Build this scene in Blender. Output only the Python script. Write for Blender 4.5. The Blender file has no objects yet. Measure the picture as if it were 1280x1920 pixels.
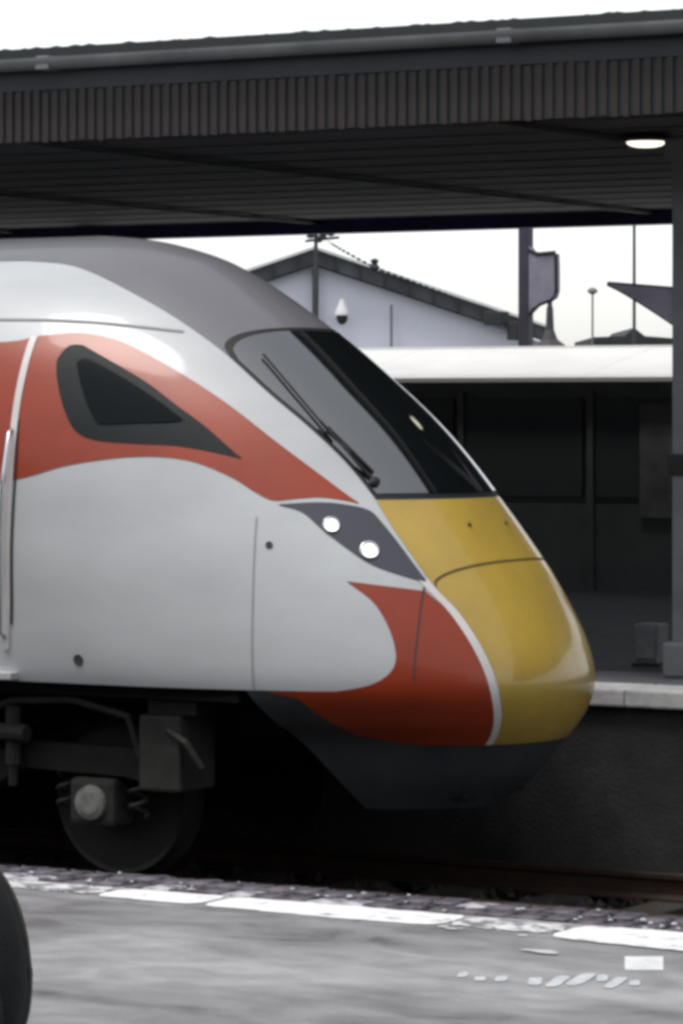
import bpy, bmesh, math, random
import numpy as np
from mathutils import Vector, noise

random.seed(7)
SC = bpy.context.scene
COL = SC.collection
R = math.radians

# ------------------------------------------------------------------ camera
cam_data = bpy.data.cameras.new('camera')
cam = bpy.data.objects.new('camera', cam_data)
COL.objects.link(cam)
cam.location = (0, 0, 2.615)
cam.rotation_euler = (R(90), 0, R(30))
cam_data.sensor_width = 36
cam_data.lens = 126.0
cam_data.shift_y = -0.1005
cam_data.clip_start = 0.1
cam_data.clip_end = 3000
SC.camera = cam

# ------------------------------------------------------------------ sky, sun, exposure
SUN_EL, SUN_AZ = 70, 200          # azimuth measured from +Y clockwise: behind the photographer
world = bpy.data.worlds.new('World')
SC.world = world
world.use_nodes = True
wn = world.node_tree
wn.nodes.clear()
sky = wn.nodes.new('ShaderNodeTexSky')
sky.sky_type = 'NISHITA'
sky.sun_disc = False
sky.sun_elevation = R(SUN_EL)
sky.sun_rotation = R(SUN_AZ)
sky.air_density = 1.0
sky.dust_density = 1.0
sky.ozone_density = 1.0
hs = wn.nodes.new('ShaderNodeHueSaturation')     # a white overcast sky
hs.inputs['Saturation'].default_value = 0.22
bg = wn.nodes.new('ShaderNodeBackground')
bg.inputs['Strength'].default_value = 0.15
wo = wn.nodes.new('ShaderNodeOutputWorld')
wn.links.new(sky.outputs[0], hs.inputs['Color'])
wn.links.new(hs.outputs[0], bg.inputs['Color'])
wn.links.new(bg.outputs[0], wo.inputs['Surface'])

sd = bpy.data.lights.new('sun', 'SUN')
sd.energy = 1.3
sd.angle = R(18)
sd.color = (1.0, 0.96, 0.9)
sun = bpy.data.objects.new('sun', sd)
COL.objects.link(sun)
az = R(SUN_AZ)
to_sun = Vector((math.sin(az) * math.cos(R(SUN_EL)), math.cos(az) * math.cos(R(SUN_EL)), math.sin(R(SUN_EL))))
sun.rotation_euler = to_sun.to_track_quat('Z', 'Y').to_euler()

SC.cycles.filter_width = 3.6      # soft, low-resolution recording
vs = SC.view_settings
vs.view_transform = 'Standard'
vs.look = 'None'
vs.exposure = 0.55
vs.gamma = 1.0
vs.use_curve_mapping = False

# ------------------------------------------------------------------ materials
def mat(name, base, rough=0.6, metal=0.0, var=0.0, scale=3.0, stretch=(1, 1, 1), bump=0.0, bscale=40.0,
        coat=0.0, spec=0.5, ior=1.45, base2=None, emit=None, estr=0.0, rvar=0.0, contrast=(0.3, 0.7)):
    m = bpy.data.materials.new(name)
    m.use_nodes = True
    nt = m.node_tree
    p = nt.nodes['Principled BSDF']
    p.inputs['Base Color'].default_value = (*base, 1)
    p.inputs['Roughness'].default_value = rough
    p.inputs['Metallic'].default_value = metal
    p.inputs['Coat Weight'].default_value = coat
    p.inputs['Coat Roughness'].default_value = 0.06
    p.inputs['Specular IOR Level'].default_value = spec
    p.inputs['IOR'].default_value = ior
    if emit:
        p.inputs['Emission Color'].default_value = (*emit, 1)
        p.inputs['Emission Strength'].default_value = estr
    tc = nt.nodes.new('ShaderNodeTexCoord')
    mp = nt.nodes.new('ShaderNodeMapping')
    mp.inputs['Scale'].default_value = stretch
    nt.links.new(tc.outputs['Object'], mp.inputs['Vector'])
    if var > 0 or base2:
        n1 = nt.nodes.new('ShaderNodeTexNoise')
        n1.inputs['Scale'].default_value = scale
        n1.inputs['Detail'].default_value = 7
        n1.inputs['Roughness'].default_value = 0.62
        nt.links.new(mp.outputs[0], n1.inputs['Vector'])
        rp = nt.nodes.new('ShaderNodeValToRGB')
        b2 = base2 or tuple(c * (1 - var) for c in base)
        b1 = base if base2 else tuple(min(1, c * (1 + var * 0.5)) for c in base)
        rp.color_ramp.elements[0].position = contrast[0]
        rp.color_ramp.elements[1].position = contrast[1]
        rp.color_ramp.elements[0].color = (*b2, 1)
        rp.color_ramp.elements[1].color = (*b1, 1)
        nt.links.new(n1.outputs['Fac'], rp.inputs['Fac'])
        nt.links.new(rp.outputs[0], p.inputs['Base Color'])
        if rvar:
            mr = nt.nodes.new('ShaderNodeMapRange')
            mr.inputs['From Min'].default_value = contrast[0]
            mr.inputs['From Max'].default_value = contrast[1]
            mr.inputs['To Min'].default_value = max(0.02, rough - rvar)
            mr.inputs['To Max'].default_value = min(1, rough + rvar)
            nt.links.new(n1.outputs['Fac'], mr.inputs['Value'])
            nt.links.new(mr.outputs[0], p.inputs['Roughness'])
    if bump > 0:
        n2 = nt.nodes.new('ShaderNodeTexNoise')
        n2.inputs['Scale'].default_value = bscale
        n2.inputs['Detail'].default_value = 5
        nt.links.new(mp.outputs[0], n2.inputs['Vector'])
        bp = nt.nodes.new('ShaderNodeBump')
        bp.inputs['Strength'].default_value = bump
        bp.inputs['Distance'].default_value = 0.01
        nt.links.new(n2.outputs['Fac'], bp.inputs['Height'])
        nt.links.new(bp.outputs[0], p.inputs['Normal'])
    return m

M = {}
M['white'] = mat('white_train_paint', (0.515, 0.53, 0.54), 0.36, var=0.13, scale=1.3, stretch=(0.6, 1, 1.4), coat=0.25)
M['white_line'] = mat('white_line_paint', (0.72, 0.68, 0.66), 0.4, var=0.08, scale=4, coat=0.2)
M['red'] = mat('red_train_paint', (0.32, 0.040, 0.011), 0.36, var=0.16, scale=1.6, coat=0.18)
M['yellow'] = mat('yellow_front_paint', (0.50, 0.335, 0.06), 0.32, var=0.16, scale=2.2, coat=0.6)
M['roof_grey'] = mat('grey_roof_paint', (0.17, 0.165, 0.18), 0.33, var=0.12, scale=1.4, coat=0.35)
M['glass'] = mat('dark_tinted_glass', (0.006, 0.008, 0.009), 0.04, spec=1.0, ior=1.95, coat=0.9)
M['side_glass'] = mat('cab_side_glass', (0.005, 0.008, 0.009), 0.12, spec=0.12)
M['rubber'] = mat('black_rubber', (0.012, 0.012, 0.013), 0.55)
M['win_frame'] = mat('window_surround', (0.012, 0.016, 0.017), 0.5, var=0.2, spec=0.25)
M['seam'] = mat('panel_gap', (0.05, 0.05, 0.05), 0.8)
M['seam_soft'] = mat('panel_gap_light', (0.30, 0.30, 0.31), 0.7)
M['seam_yellow'] = mat('panel_gap_yellow', (0.10, 0.07, 0.015), 0.7)
M['lens'] = mat('headlamp_lens', (0.045, 0.045, 0.06), 0.12, spec=0.7, coat=0.5)
M['lamp_on'] = mat('headlamp_lit', (0.9, 0.9, 0.9), 0.3, emit=(1, 0.98, 0.95), estr=3.0)
M['chrome'] = mat('headlamp_reflector', (0.6, 0.6, 0.62), 0.25, metal=1.0)
M['skirt'] = mat('dark_grey_skirt', (0.055, 0.063, 0.07), 0.5, var=0.35, scale=2.5)
M['under'] = mat('underframe_dirt', (0.010, 0.010, 0.010), 0.8, var=0.5, scale=5, bump=0.3)
M['under2'] = mat('underframe_box_grey', (0.03, 0.029, 0.026), 0.75, var=0.45, scale=5, bump=0.3)
M['steel'] = mat('worn_wheel_steel', (0.03, 0.028, 0.027), 0.55, metal=0.3, var=0.3, scale=6)
M['hub'] = mat('axle_cap_highlight', (0.20, 0.20, 0.19), 0.5, var=0.6, scale=9)  # pale tone is a highlight put into the axle cap's colour
M['rail'] = mat('rusty_rail', (0.05, 0.03, 0.022), 0.6, metal=0.3, var=0.4, scale=6)
M['sleeper'] = mat('sleeper_concrete', (0.05, 0.045, 0.04), 0.9, var=0.4, scale=4)
M['ballast'] = mat('dirty_ballast', (0.034, 0.029, 0.026), 0.95, var=0.6, scale=14, bump=1.0, bscale=25)
M['stone'] = mat('ballast_stone', (0.045, 0.038, 0.034), 0.9, var=0.5, scale=3)
def asphalt():
    m = bpy.data.materials.new('worn_wet_asphalt'); m.use_nodes = True
    nt = m.node_tree; p = nt.nodes['Principled BSDF']; lk = nt.links.new
    tc = nt.nodes.new('ShaderNodeTexCoord')
    def nz(scale, st, detail=6, rough=.6, dist=0.0):
        mp = nt.nodes.new('ShaderNodeMapping'); mp.inputs['Scale'].default_value = st
        lk(tc.outputs['Object'], mp.inputs['Vector'])
        n = nt.nodes.new('ShaderNodeTexNoise'); n.inputs['Scale'].default_value = scale
        n.inputs['Detail'].default_value = detail; n.inputs['Roughness'].default_value = rough; n.inputs['Distortion'].default_value = dist
        lk(mp.outputs[0], n.inputs['Vector']); return n.outputs['Fac']
    def mth(op, a, b):
        n = nt.nodes.new('ShaderNodeMath'); n.operation = op
        for i, q in enumerate((a, b)):
            if isinstance(q, (int, float)): n.inputs[i].default_value = q
            else: lk(q, n.inputs[i])
        return n.outputs[0]
    streak = nz(.9, (.7, 1.25, 1), 6, .6, .5); blot = nz(3.2, (.8, 1.15, 1), 6, .65, .5); grit = nz(120, (1, 1, 1), 3, .7)
    v = mth('ADD', mth('MULTIPLY', streak, .6), mth('MULTIPLY', blot, .4))
    v2 = mth('ADD', mth('MULTIPLY', v, .86), mth('MULTIPLY', grit, .14))
    rp = nt.nodes.new('ShaderNodeValToRGB')
    el = rp.color_ramp.elements
    el[0].position, el[0].color = .38, (.05, .047, .046, 1)
    el[1].position, el[1].color = .60, (.38, .375, .385, 1)
    e = el.new(.445); e.color = (.17, .165, .165, 1)
    e = el.new(.52); e.color = (.265, .26, .262, 1)
    lk(v2, rp.inputs['Fac']); lk(rp.outputs[0], p.inputs['Base Color'])
    mr = nt.nodes.new('ShaderNodeMapRange')
    mr.inputs['From Min'].default_value = .38; mr.inputs['From Max'].default_value = .58
    mr.inputs['To Min'].default_value = .28; mr.inputs['To Max'].default_value = .8
    lk(v, mr.inputs['Value']); lk(mr.outputs[0], p.inputs['Roughness'])
    bp = nt.nodes.new('ShaderNodeBump'); bp.inputs['Strength'].default_value = .35; bp.inputs['Distance'].default_value = .006
    lk(grit, bp.inputs['Height']); lk(bp.outputs[0], p.inputs['Normal'])
    return m
M['asphalt'] = asphalt()
M['asphalt_far'] = mat('far_platform_asphalt', (0.11, 0.11, 0.125), 0.7, var=0.4, scale=3, bump=0.3, bscale=60)
M['tarmac_shaded'] = mat('shade_toned_tarmac', (0.055, 0.057, 0.062), 0.8, var=0.4, scale=2, bump=0.3, bscale=60)  # canopy shadow put into the colour of the far platform's inner part
M['brickwork'] = mat('shade_building_brick', (0.16, 0.11, 0.085), 0.85, var=0.4, scale=2.5, bump=0.4)
M['coping'] = mat('pale_coping_concrete', (0.50, 0.50, 0.50), 0.8, var=0.35, scale=5, bump=0.3)
M['platform_wall'] = mat('sooty_platform_wall', (0.035, 0.036, 0.038), 0.85, var=0.5, scale=3, bump=0.5)
M['blue_brick'] = mat('blue_engineering_brick', (0.15, 0.125, 0.145), 0.5, base2=(0.015, 0.014, 0.026), scale=8, bump=0.6, bscale=30, contrast=(0.38, 0.62))
M['pale_brick'] = mat('worn_pale_brick', (0.55, 0.53, 0.56), 0.6, base2=(0.10, 0.09, 0.13), scale=11, bump=0.6, bscale=30, contrast=(0.40, 0.58))
M['paint'] = mat('white_platform_paint', (0.82, 0.82, 0.81), 0.55, base2=(0.22, 0.215, 0.21), scale=9, stretch=(1, 1.6, 1), bump=0.2, contrast=(0.32, 0.42))
M['paint_old'] = mat('old_platform_paint', (0.74, 0.74, 0.74), 0.6, base2=(0.16, 0.155, 0.16), scale=11, stretch=(1, 1.5, 1), bump=0.2, contrast=(0.44, 0.56))
M['paint_worn'] = mat('worn_platform_lettering', (0.66, 0.69, 0.71), 0.6, base2=(0.40, 0.41, 0.42), scale=24)
M['paint_block'] = mat('block_paint', (0.78, 0.79, 0.79), 0.55, var=0.25, scale=18)
M['board'] = mat('brown_valance_board', (0.046, 0.035, 0.031), 0.6, var=0.4, scale=3)
M['fascia'] = mat('dark_grey_fascia', (0.036, 0.041, 0.046), 0.55, var=0.35, scale=1.5)
M['gutter'] = mat('grey_gutter', (0.22, 0.225, 0.23), 0.4, var=0.35, scale=2.0)
M['black'] = mat('black_roof_edge', (0.008, 0.012, 0.012), 0.7, var=0.4)
M['ceiling'] = mat('dark_ceiling_paint', (0.05, 0.056, 0.062), 0.7, var=0.3, scale=1.2)
M['navy'] = mat('navy_beam_fringe', (0.05, 0.04, 0.16), 0.6, var=0.4, scale=2)  # purple lens fringe put into the rear beam's colour
M['column'] = mat('grey_column_paint', (0.16, 0.165, 0.18), 0.5, var=0.25, scale=3)
M['column_dark'] = mat('dark_column_paint', (0.05, 0.046, 0.065), 0.5, var=0.3, scale=3)
M['bracket'] = mat('mauve_grey_bracket', (0.26, 0.24, 0.30), 0.55, var=0.3, scale=4)
M['shelter_roof'] = mat('cream_shelter_fascia', (0.80, 0.79, 0.76), 0.5, var=0.06, scale=2)
M['shelter_dark'] = mat('dark_shelter_cladding', (0.12, 0.13, 0.13), 0.45, var=0.3, scale=1.5)
M['shelter_glass'] = mat('dark_shelter_glass', (0.07, 0.078, 0.08), 0.15, spec=0.3)
M['shelter_post'] = mat('shelter_post_grey', (0.13, 0.135, 0.14), 0.5, var=0.2)
M['gable'] = mat('pale_gable_render', (0.78, 0.79, 0.88), 0.8, var=0.06, scale=0.8)
M['verge'] = mat('dark_verge_board', (0.06, 0.065, 0.075), 0.7, var=0.5, scale=2)
M['roof_sheet'] = mat('pale_roof_sheet', (0.75, 0.76, 0.76), 0.6, var=0.1)
M['slate'] = mat('dark_distant_roof', (0.03, 0.033, 0.035), 0.7, var=0.3)
M['slate_roof'] = mat('shade_building_slate', (0.06, 0.062, 0.07), 0.7, var=0.3)
M['pole'] = mat('dark_pole_steel', (0.05, 0.05, 0.055), 0.5, var=0.2)
M['lamp_glow'] = mat('ceiling_lamp_lit', (0.9, 0.88, 0.8), 0.4, emit=(1.0, 0.93, 0.78), estr=1.1)
M['bag'] = mat('black_bag_cloth', (0.008, 0.009, 0.009), 0.85, var=0.4, scale=20, bump=0.4, bscale=90)
M['bag_halo'] = mat('grey_bag_halo', (0.07, 0.068, 0.06), 0.8, var=0.3, scale=20)
M['cabinet'] = mat('grey_cabinet_paint', (0.14, 0.145, 0.15), 0.55, var=0.35, scale=6)
M['notice'] = mat('faded_notice', (0.20, 0.205, 0.20), 0.6, base2=(0.10, 0.10, 0.10), scale=4)
M['ground'] = mat('far_ground', (0.07, 0.068, 0.06), 0.95, var=0.4, scale=0.3)

# ------------------------------------------------------------------ builders
def tag(o, label=None, cat=None, group=None, kind=None):
    if label: o['label'] = label
    if cat: o['category'] = cat
    if group: o['group'] = group
    if kind: o['kind'] = kind
    return o

def empty(name, loc, label=None, cat=None, group=None, kind=None, rz=0):
    o = bpy.data.objects.new(name, None)
    o.location = loc
    o.rotation_euler = (0, 0, rz)
    o.empty_display_size = 0.2
    COL.objects.link(o)
    return tag(o, label, cat, group, kind)

def origin(o):
    v = Vector((0, 0, 0))
    while o is not None:
        v += Vector(o.location)
        o = o.parent
    return v

def link(name, me, m, parent=None, loc=(0, 0, 0), smooth=False):
    if m is not None and not me.materials:
        me.materials.append(M[m])
    if smooth:
        for p in me.polygons: p.use_smooth = True
    o = bpy.data.objects.new(name, me)
    o.location = loc
    o.parent = parent
    COL.objects.link(o)
    return o

def poly(name, verts, faces, m, parent=None, smooth=False, loc=(0, 0, 0)):
    """verts in world coordinates; stored relative to the parent."""
    off = origin(parent) if parent is not None else Vector((0, 0, 0))
    off = off + Vector(loc)
    me = bpy.data.meshes.new(name)
    me.from_pydata([tuple(Vector(v) - off) for v in verts], [], faces)
    me.validate()
    me.update()
    return link(name, me, m, parent, loc, smooth)

class MB:
    """collects boxes, prisms and tubes into one mesh (one part)"""
    def __init__(s): s.v = []; s.f = []
    def add(s, vs_, fs_):
        b = len(s.v); s.v += [tuple(v) for v in vs_]; s.f += [tuple(b + i for i in f) for f in fs_]; return s
    def box(s, x0, x1, y0, y1, z0, z1, bev=0.0):
        if bev <= 0:
            return s.add([(x0, y0, z0), (x1, y0, z0), (x1, y1, z0), (x0, y1, z0), (x0, y0, z1), (x1, y0, z1), (x1, y1, z1), (x0, y1, z1)],
                         [(3, 2, 1, 0), (4, 5, 6, 7), (0, 1, 5, 4), (1, 2, 6, 5), (2, 3, 7, 6), (3, 0, 4, 7)])
        bm = bmesh.new()
        bmesh.ops.create_cube(bm, size=1)
        for v in bm.verts:
            v.co = Vector(((x0 + x1) / 2 + v.co.x * (x1 - x0), (y0 + y1) / 2 + v.co.y * (y1 - y0), (z0 + z1) / 2 + v.co.z * (z1 - z0)))
        bmesh.ops.bevel(bm, geom=bm.edges[:], offset=bev, segments=2, affect='EDGES', profile=0.6)
        bm.verts.index_update()
        s.add([v.co[:] for v in bm.verts], [[v.index for v in f.verts] for f in bm.faces])
        bm.free(); return s
    def prism(s, pts, d):
        """pts: closed 3-D outline, d: extrusion vector"""
        n = len(pts); d = Vector(d)
        return s.add([Vector(p) for p in pts] + [Vector(p) + d for p in pts],
                     [tuple(range(n))[::-1], tuple(range(n, 2 * n))] + [(i, (i + 1) % n, n + (i + 1) % n, n + i) for i in range(n)])
    def tube(s, path, r, n=8, caps=True):
        path = [Vector(p) for p in path]; rs = r if isinstance(r, (list, tuple)) else [r] * len(path)
        vs_, fs_ = [], []
        for i, p in enumerate(path):
            t = (path[min(i + 1, len(path) - 1)] - path[max(i - 1, 0)]).normalized()
            a = t.cross(Vector((0, 0, 1)) if abs(t.z) < 0.9 else Vector((1, 0, 0))).normalized(); b = t.cross(a)
            for k in range(n):
                th = 2 * math.pi * k / n
                vs_.append(p + rs[i] * (a * math.cos(th) + b * math.sin(th)))
        for i in range(len(path) - 1):
            for k in range(n):
                fs_.append((i * n + k, i * n + (k + 1) % n, (i + 1) * n + (k + 1) % n, (i + 1) * n + k))
        if caps:
            fs_.append(tuple(range(n))[::-1]); fs_.append(tuple((len(path) - 1) * n + k for k in range(n)))
        return s.add(vs_, fs_)
    def lathe(s, c, axis, prof, n=24):
        """prof: list of (distance along axis, radius)"""
        c = Vector(c); ax = Vector(axis).normalized()
        a = ax.cross(Vector((0, 0, 1)) if abs(ax.z) < 0.9 else Vector((1, 0, 0))).normalized(); b = ax.cross(a)
        vs_, fs_ = [], []
        for t, r in prof:
            for k in range(n):
                th = 2 * math.pi * k / n
                vs_.append(c + ax * t + max(r, 1e-4) * (a * math.cos(th) + b * math.sin(th)))
        for i in range(len(prof) - 1):
            for k in range(n):
                fs_.append((i * n + k, i * n + (k + 1) % n, (i + 1) * n + (k + 1) % n, (i + 1) * n + k))
        fs_.append(tuple(range(n))[::-1]); fs_.append(tuple((len(prof) - 1) * n + k for k in range(n)))
        return s.add(vs_, fs_)
    def build(s, name, m, parent=None, smooth=False, loc=(0, 0, 0)):
        o = poly(name, s.v, s.f, m, parent, smooth, loc)
        bm = bmesh.new(); bm.from_mesh(o.data)
        bmesh.ops.recalc_face_normals(bm, faces=bm.faces[:])
        bm.to_mesh(o.data); bm.free()
        return o

def catmull(P, n=16):
    P = np.array(P, float)
    Q = np.vstack([2 * P[0] - P[1], P, 2 * P[-1] - P[-2]]); o = []
    for i in range(len(P) - 1):
        p0, p1, p2, p3 = Q[i:i + 4]
        for t in np.linspace(0, 1, n, endpoint=False):
            o.append(.5 * ((2 * p1) + (-p0 + p2) * t + (2 * p0 - 5 * p1 + 4 * p2 - p3) * t * t + (-p0 + 3 * p1 - 3 * p2 + p3) * t ** 3))
    o.append(P[-1]); return np.array(o)

# ================================================================== THE SETTING
RZ = 0.0                    # rail top
NEAR_E, FAR_E = 10.95, 19.12
NP_Z, FP_Z = 0.915, 0.96
TY = 17.65                  # centre line of the train's track
X0, X1 = -60, 40

tag(poly('ground', [(-1500, -1500, -0.75), (1500, -1500, -0.75), (1500, 1500, -0.75), (-1500, 1500, -0.75)], [(0, 1, 2, 3)], 'ground'), kind='structure')

# track bed, uneven ballast between the two platforms
def ballast_bed():
    nx, ny = 220, 44
    vs_, fs_ = [], []
    for j in range(ny + 1):
        y = NEAR_E + (FAR_E - NEAR_E) * j / ny
        for i in range(nx + 1):
            x = -40 + 60 * i / nx
            h = -0.21 + 0.035 * noise.noise(Vector((x * 5, y * 5, 0))) + 0.03 * noise.noise(Vector((x * 1.3, y * 1.3, 4)))
            vs_.append((x, y, h))
    for j in range(ny):
        for i in range(nx):
            a = j * (nx + 1) + i
            fs_.append((a, a + 1, a + nx + 2, a + nx + 1))
    return poly('track_bed', vs_, fs_, 'ballast')
tag(ballast_bed(), kind='structure')

def stones():
    vs_, fs_ = [], []
    base = [(1, 0, 0), (-1, 0, 0), (0, 1, 0), (0, -1, 0), (0, 0, 1), (0, 0, -1)]
    fc = [(0, 2, 4), (2, 1, 4), (1, 3, 4), (3, 0, 4), (2, 0, 5), (1, 2, 5), (3, 1, 5), (0, 3, 5)]
    for _ in range(5200):
        x = random.uniform(-17, -4); y = random.uniform(14.2, 19.0)
        r = random.uniform(0.018, 0.042); b = len(vs_)
        z = -0.20 + random.uniform(-0.01, 0.05)
        rot = random.uniform(0, 6.28); c, s = math.cos(rot), math.sin(rot)
        for p in base:
            q = [p[k] * r * random.uniform(0.6, 1.2) for k in range(3)]
            q[0] += random.uniform(-.3, .3) * r; q[2] += random.uniform(-.3, .3) * r
            vs_.append((x + q[0] * c - q[1] * s, y + q[0] * s + q[1] * c, z + q[2]))
        fs_ += [tuple(b + k for k in f) for f in fc]
    return poly('ballast_stones', vs_, fs_, 'stone')
tag(stones(), 'loose dark ballast stones under the train', 'ballast', kind='stuff')

# tracks
def track(cy, label):
    t = empty('railway_track', (-10, cy, 0), kind='structure')
    prof = [(-.07, -.15), (.07, -.15), (.07, -.14), (.012, -.12), (.012, -.045), (.036, -.03), (.036, -.004), (.03, 0), (-.03, 0), (-.036, -.004), (-.036, -.03), (-.012, -.045), (-.012, -.12), (-.07, -.14)]
    for s in (-1, 1):
        MB().prism([(-45, cy + s * .7525 + p[0], p[1]) for p in prof], (80, 0, 0)).build('rail', 'rail', t)
    me = None
    for i in range(46):
        x = -26 + i * 0.65
        if me is None:
            o = MB().box(x - .13, x + .13, cy - 1.25, cy + 1.25, -.30, -.152, 0.012).build('sleeper', 'sleeper', t, loc=(x + 10, 0, 0))
            me = o.data
        else:
            link('sleeper', me, None, t, (x + 10, 0, 0))
    return t
track(TY, 'far'); track(TY - 4.55, 'near')

# near platform -------------------------------------------------------
npf = empty('near_platform', (-6, 5, 0), kind='structure')
MB().box(X0, X1, -30, 10.30, -.7, NP_Z).build('platform_surface', 'asphalt', npf)
MB().box(X0, X1, 10.302, NEAR_E - .03, -.7, NP_Z - .078).build('platform_face', 'platform_wall', npf)
# coping slabs carrying the white line, tight joints
me = None
x = -14.0
k = 0
while x < 2:
    L = 0.9
    if me is None:
        o = MB().box(x + .002, x + L - .002, 10.304, 10.63, NP_Z - .08, NP_Z + .002, 0.005).build('coping_slab', 'asphalt', npf, loc=(x + 6, 0, 0)); me = o.data
    else:
        link('coping_slab', me, None, npf, (x + 6, 0, 0))
    x += L
# two rows of blue engineering bricks along the edge
bm_pool = []
for q in range(5):
    b = MB().box(-.052, .052, -.078, .078, -.074, 0.004, 0.012)
    v = []
    for p in b.v:
        v.append((p[0] + random.uniform(-.004, .004), p[1] + random.uniform(-.004, .004), p[2] + random.uniform(-.006, .006)))
    me = bpy.data.meshes.new('edge_brick'); me.from_pydata(v, [], b.f); me.update()
    me.materials.append(M['pale_brick' if q == 4 else 'blue_brick']); bm_pool.append(me)
for row in range(2):
    for i in range(68):
        xb = -9.6 + i * .112 + (0.05 if row else 0)
        me = bm_pool[4] if random.random() < (0.16 if row == 0 else 0.06) else random.choice(bm_pool[:4])
        o = link('edge_brick', me, None, npf, (xb + 6, 10.715 + row * .162 - 5, NP_Z + random.uniform(-.003, .003)))
        o.rotation_euler = (random.uniform(-.012, .012), random.uniform(-.015, .015), random.uniform(-.015, .015))
MB().box(X0, -9.67, 10.64, NEAR_E, NP_Z - .078, NP_Z).build('brick_edging', 'blue_brick', npf)
MB().box(-1.98, X1, 10.64, NEAR_E, NP_Z - .078, NP_Z).build('brick_edging', 'blue_brick', npf)

# far platform ----------------------------------------------------------
fpf = empty('far_platform', (-10, 26, 0), kind='structure')
MB().box(X0, X1, FAR_E + .46, FAR_E + 1.3, -.7, FP_Z).build('platform_edge_strip', 'asphalt_far', fpf)
MB().box(X0, X1, FAR_E + 1.302, 34, -.7, FP_Z).build('platform_surface', 'tarmac_shaded', fpf)
MB().box(X0, X1, FAR_E + .06, FAR_E + .458, -.7, FP_Z - .104).build('platform_face', 'platform_wall', fpf)
me = None
x = -22.0
while x < 2:
    L = 0.92
    if me is None:
        o = MB().box(x + .003, x + L - .003, FAR_E, FAR_E + .456, FP_Z - .102, FP_Z + .003, 0.014).build('coping_slab', 'coping', fpf, loc=(x + 10, 0, 0)); me = o.data
    else:
        link('coping_slab', me, None, fpf, (x + 10, 0, 0))
    x += L

# added unseen building behind the camera, keeps sky light off the train's side
shade_bld = empty('shade_building', (-8, -4, NP_Z), 'long brick building added behind the camera to shade the train side', 'building')
MB().box(-50, 34, -12, -4, NP_Z, 9.6).build('wall', 'brickwork', shade_bld)
MB().prism([(-50.5, -3.5, 9.61), (-50.5, -12.5, 9.61), (-50.5, -8, 11.6)], (85, 0, 0)).build('roof', 'slate_roof', shade_bld)
wme = None
for i in range(16):
    for j, zf in enumerate((1.9, 5.6)):
        xw = -47 + i * 5.2
        if wme is None:
            o = MB().box(xw, xw + 1.4, -3.995, -3.93, zf, zf + 2.2, .01).build('window_frame', 'shelter_roof', shade_bld, loc=(xw + 8, 0, zf)); wme = o.data
            w2 = MB().box(xw + .09, xw + 1.31, -3.928, -3.915, zf + .09, zf + 2.11).build('window_pane', 'shelter_glass', o)
        else:
            o2 = link('window_frame', wme, None, shade_bld, (xw + 8, 0, zf))
            link('window_pane', w2.data, None, o2)

# ================================================================== THE CANOPY OF THE FAR PLATFORM
CF, CB = 18.92, 28.75       # front and back edge
can = empty('platform_canopy', (-10, 20.2, FP_Z), 'long dark station canopy with boarded front edge over the far platform', 'canopy')
MB().box(X0, X1, CF + .06, CB - .05, 4.80, 4.86).build('roof_deck', 'black', can)
# fascia backing, black edge trim, gutter
MB().box(X0, X1, CF + .004, CF + .056, 4.33, 4.795).build('fascia_backing', 'fascia', can)
b = MB().prism([(X0, CF - .05, 4.862), (X0, CF + .10, 4.875), (X0, CF + .10, 4.93), (X0, CF - .03, 4.925)], (X1 - X0, 0, 0))
b.build('roof_edge_trim', 'black', can)
mossv, mossf = [], []
for i in range(130):       # ragged moss and felt along the edge
    xm = random.uniform(-17, -5); r = random.uniform(.008, .022); bidx = len(mossv)
    for p in [(1, 0, 0), (-1, 0, 0), (0, 1, 0), (0, -1, 0), (0, 0, 1)]:
        mossv.append((xm + p[0] * r * 4.5, CF + .0 + p[1] * r, 4.922 + p[2] * r * .8))
    mossf += [tuple(bidx + q for q in f) for f in [(0, 2, 4), (2, 1, 4), (1, 3, 4), (3, 0, 4)]]
tag(poly('edge_moss', mossv, mossf, 'black', can), kind='stuff')
gp = []
for i in range(13):
    th = math.pi + math.pi * i / 12
    gp.append((X0, CF - .065 + .074 * math.cos(th), 4.852 + .074 * math.sin(th)))
for i in range(13):
    th = 2 * math.pi - math.pi * i / 12
    gp.append((X0, CF - .065 + .066 * math.cos(th), 4.852 + .066 * math.sin(th)))
MB().prism(gp, (X1 - X0, 0, 0)).build('gutter', 'gutter', can, smooth=False)
for xg in (-16.4, -13.1, -9.8, -6.5):
    MB().box(xg, xg + .10, CF - .126, CF + .018, 4.776, 4.864, .008).build('gutter_joint', 'gutter', can)
MB().box(X0, X1, CF - .014, CF + .003, 4.655, 4.776, 0).build('fascia_rail', 'fascia', can)
# valance boards, one by one
PITCH = .0705
b = MB()
b.prism([(-.022, 0, 4.255), (.022, 0, 4.255), (.022, 0, 4.697), (-.022, 0, 4.697)], (0, .022, 0))
bme = None
for i in range(142):
    xb = -16.2 + i * PITCH
    if bme is None:
        o = MB().box(xb - .021, xb + .021, CF - .012, CF + .003, 4.322, 4.652, .006).build('valance_board', 'board', can, loc=(xb + 10, 0, 0)); bme = o.data
    else:
        o = link('valance_board', bme, None, can, (xb + 10, 0, random.uniform(-.006, .006)))
MB().box(X0, -16.27, CF - .01, CF + .003, 4.322, 4.652).build('valance_boarding', 'board', can)
MB().box(-6.2, X1, CF - .01, CF + .003, 4.322, 4.652).build('valance_boarding', 'board', can)
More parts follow.
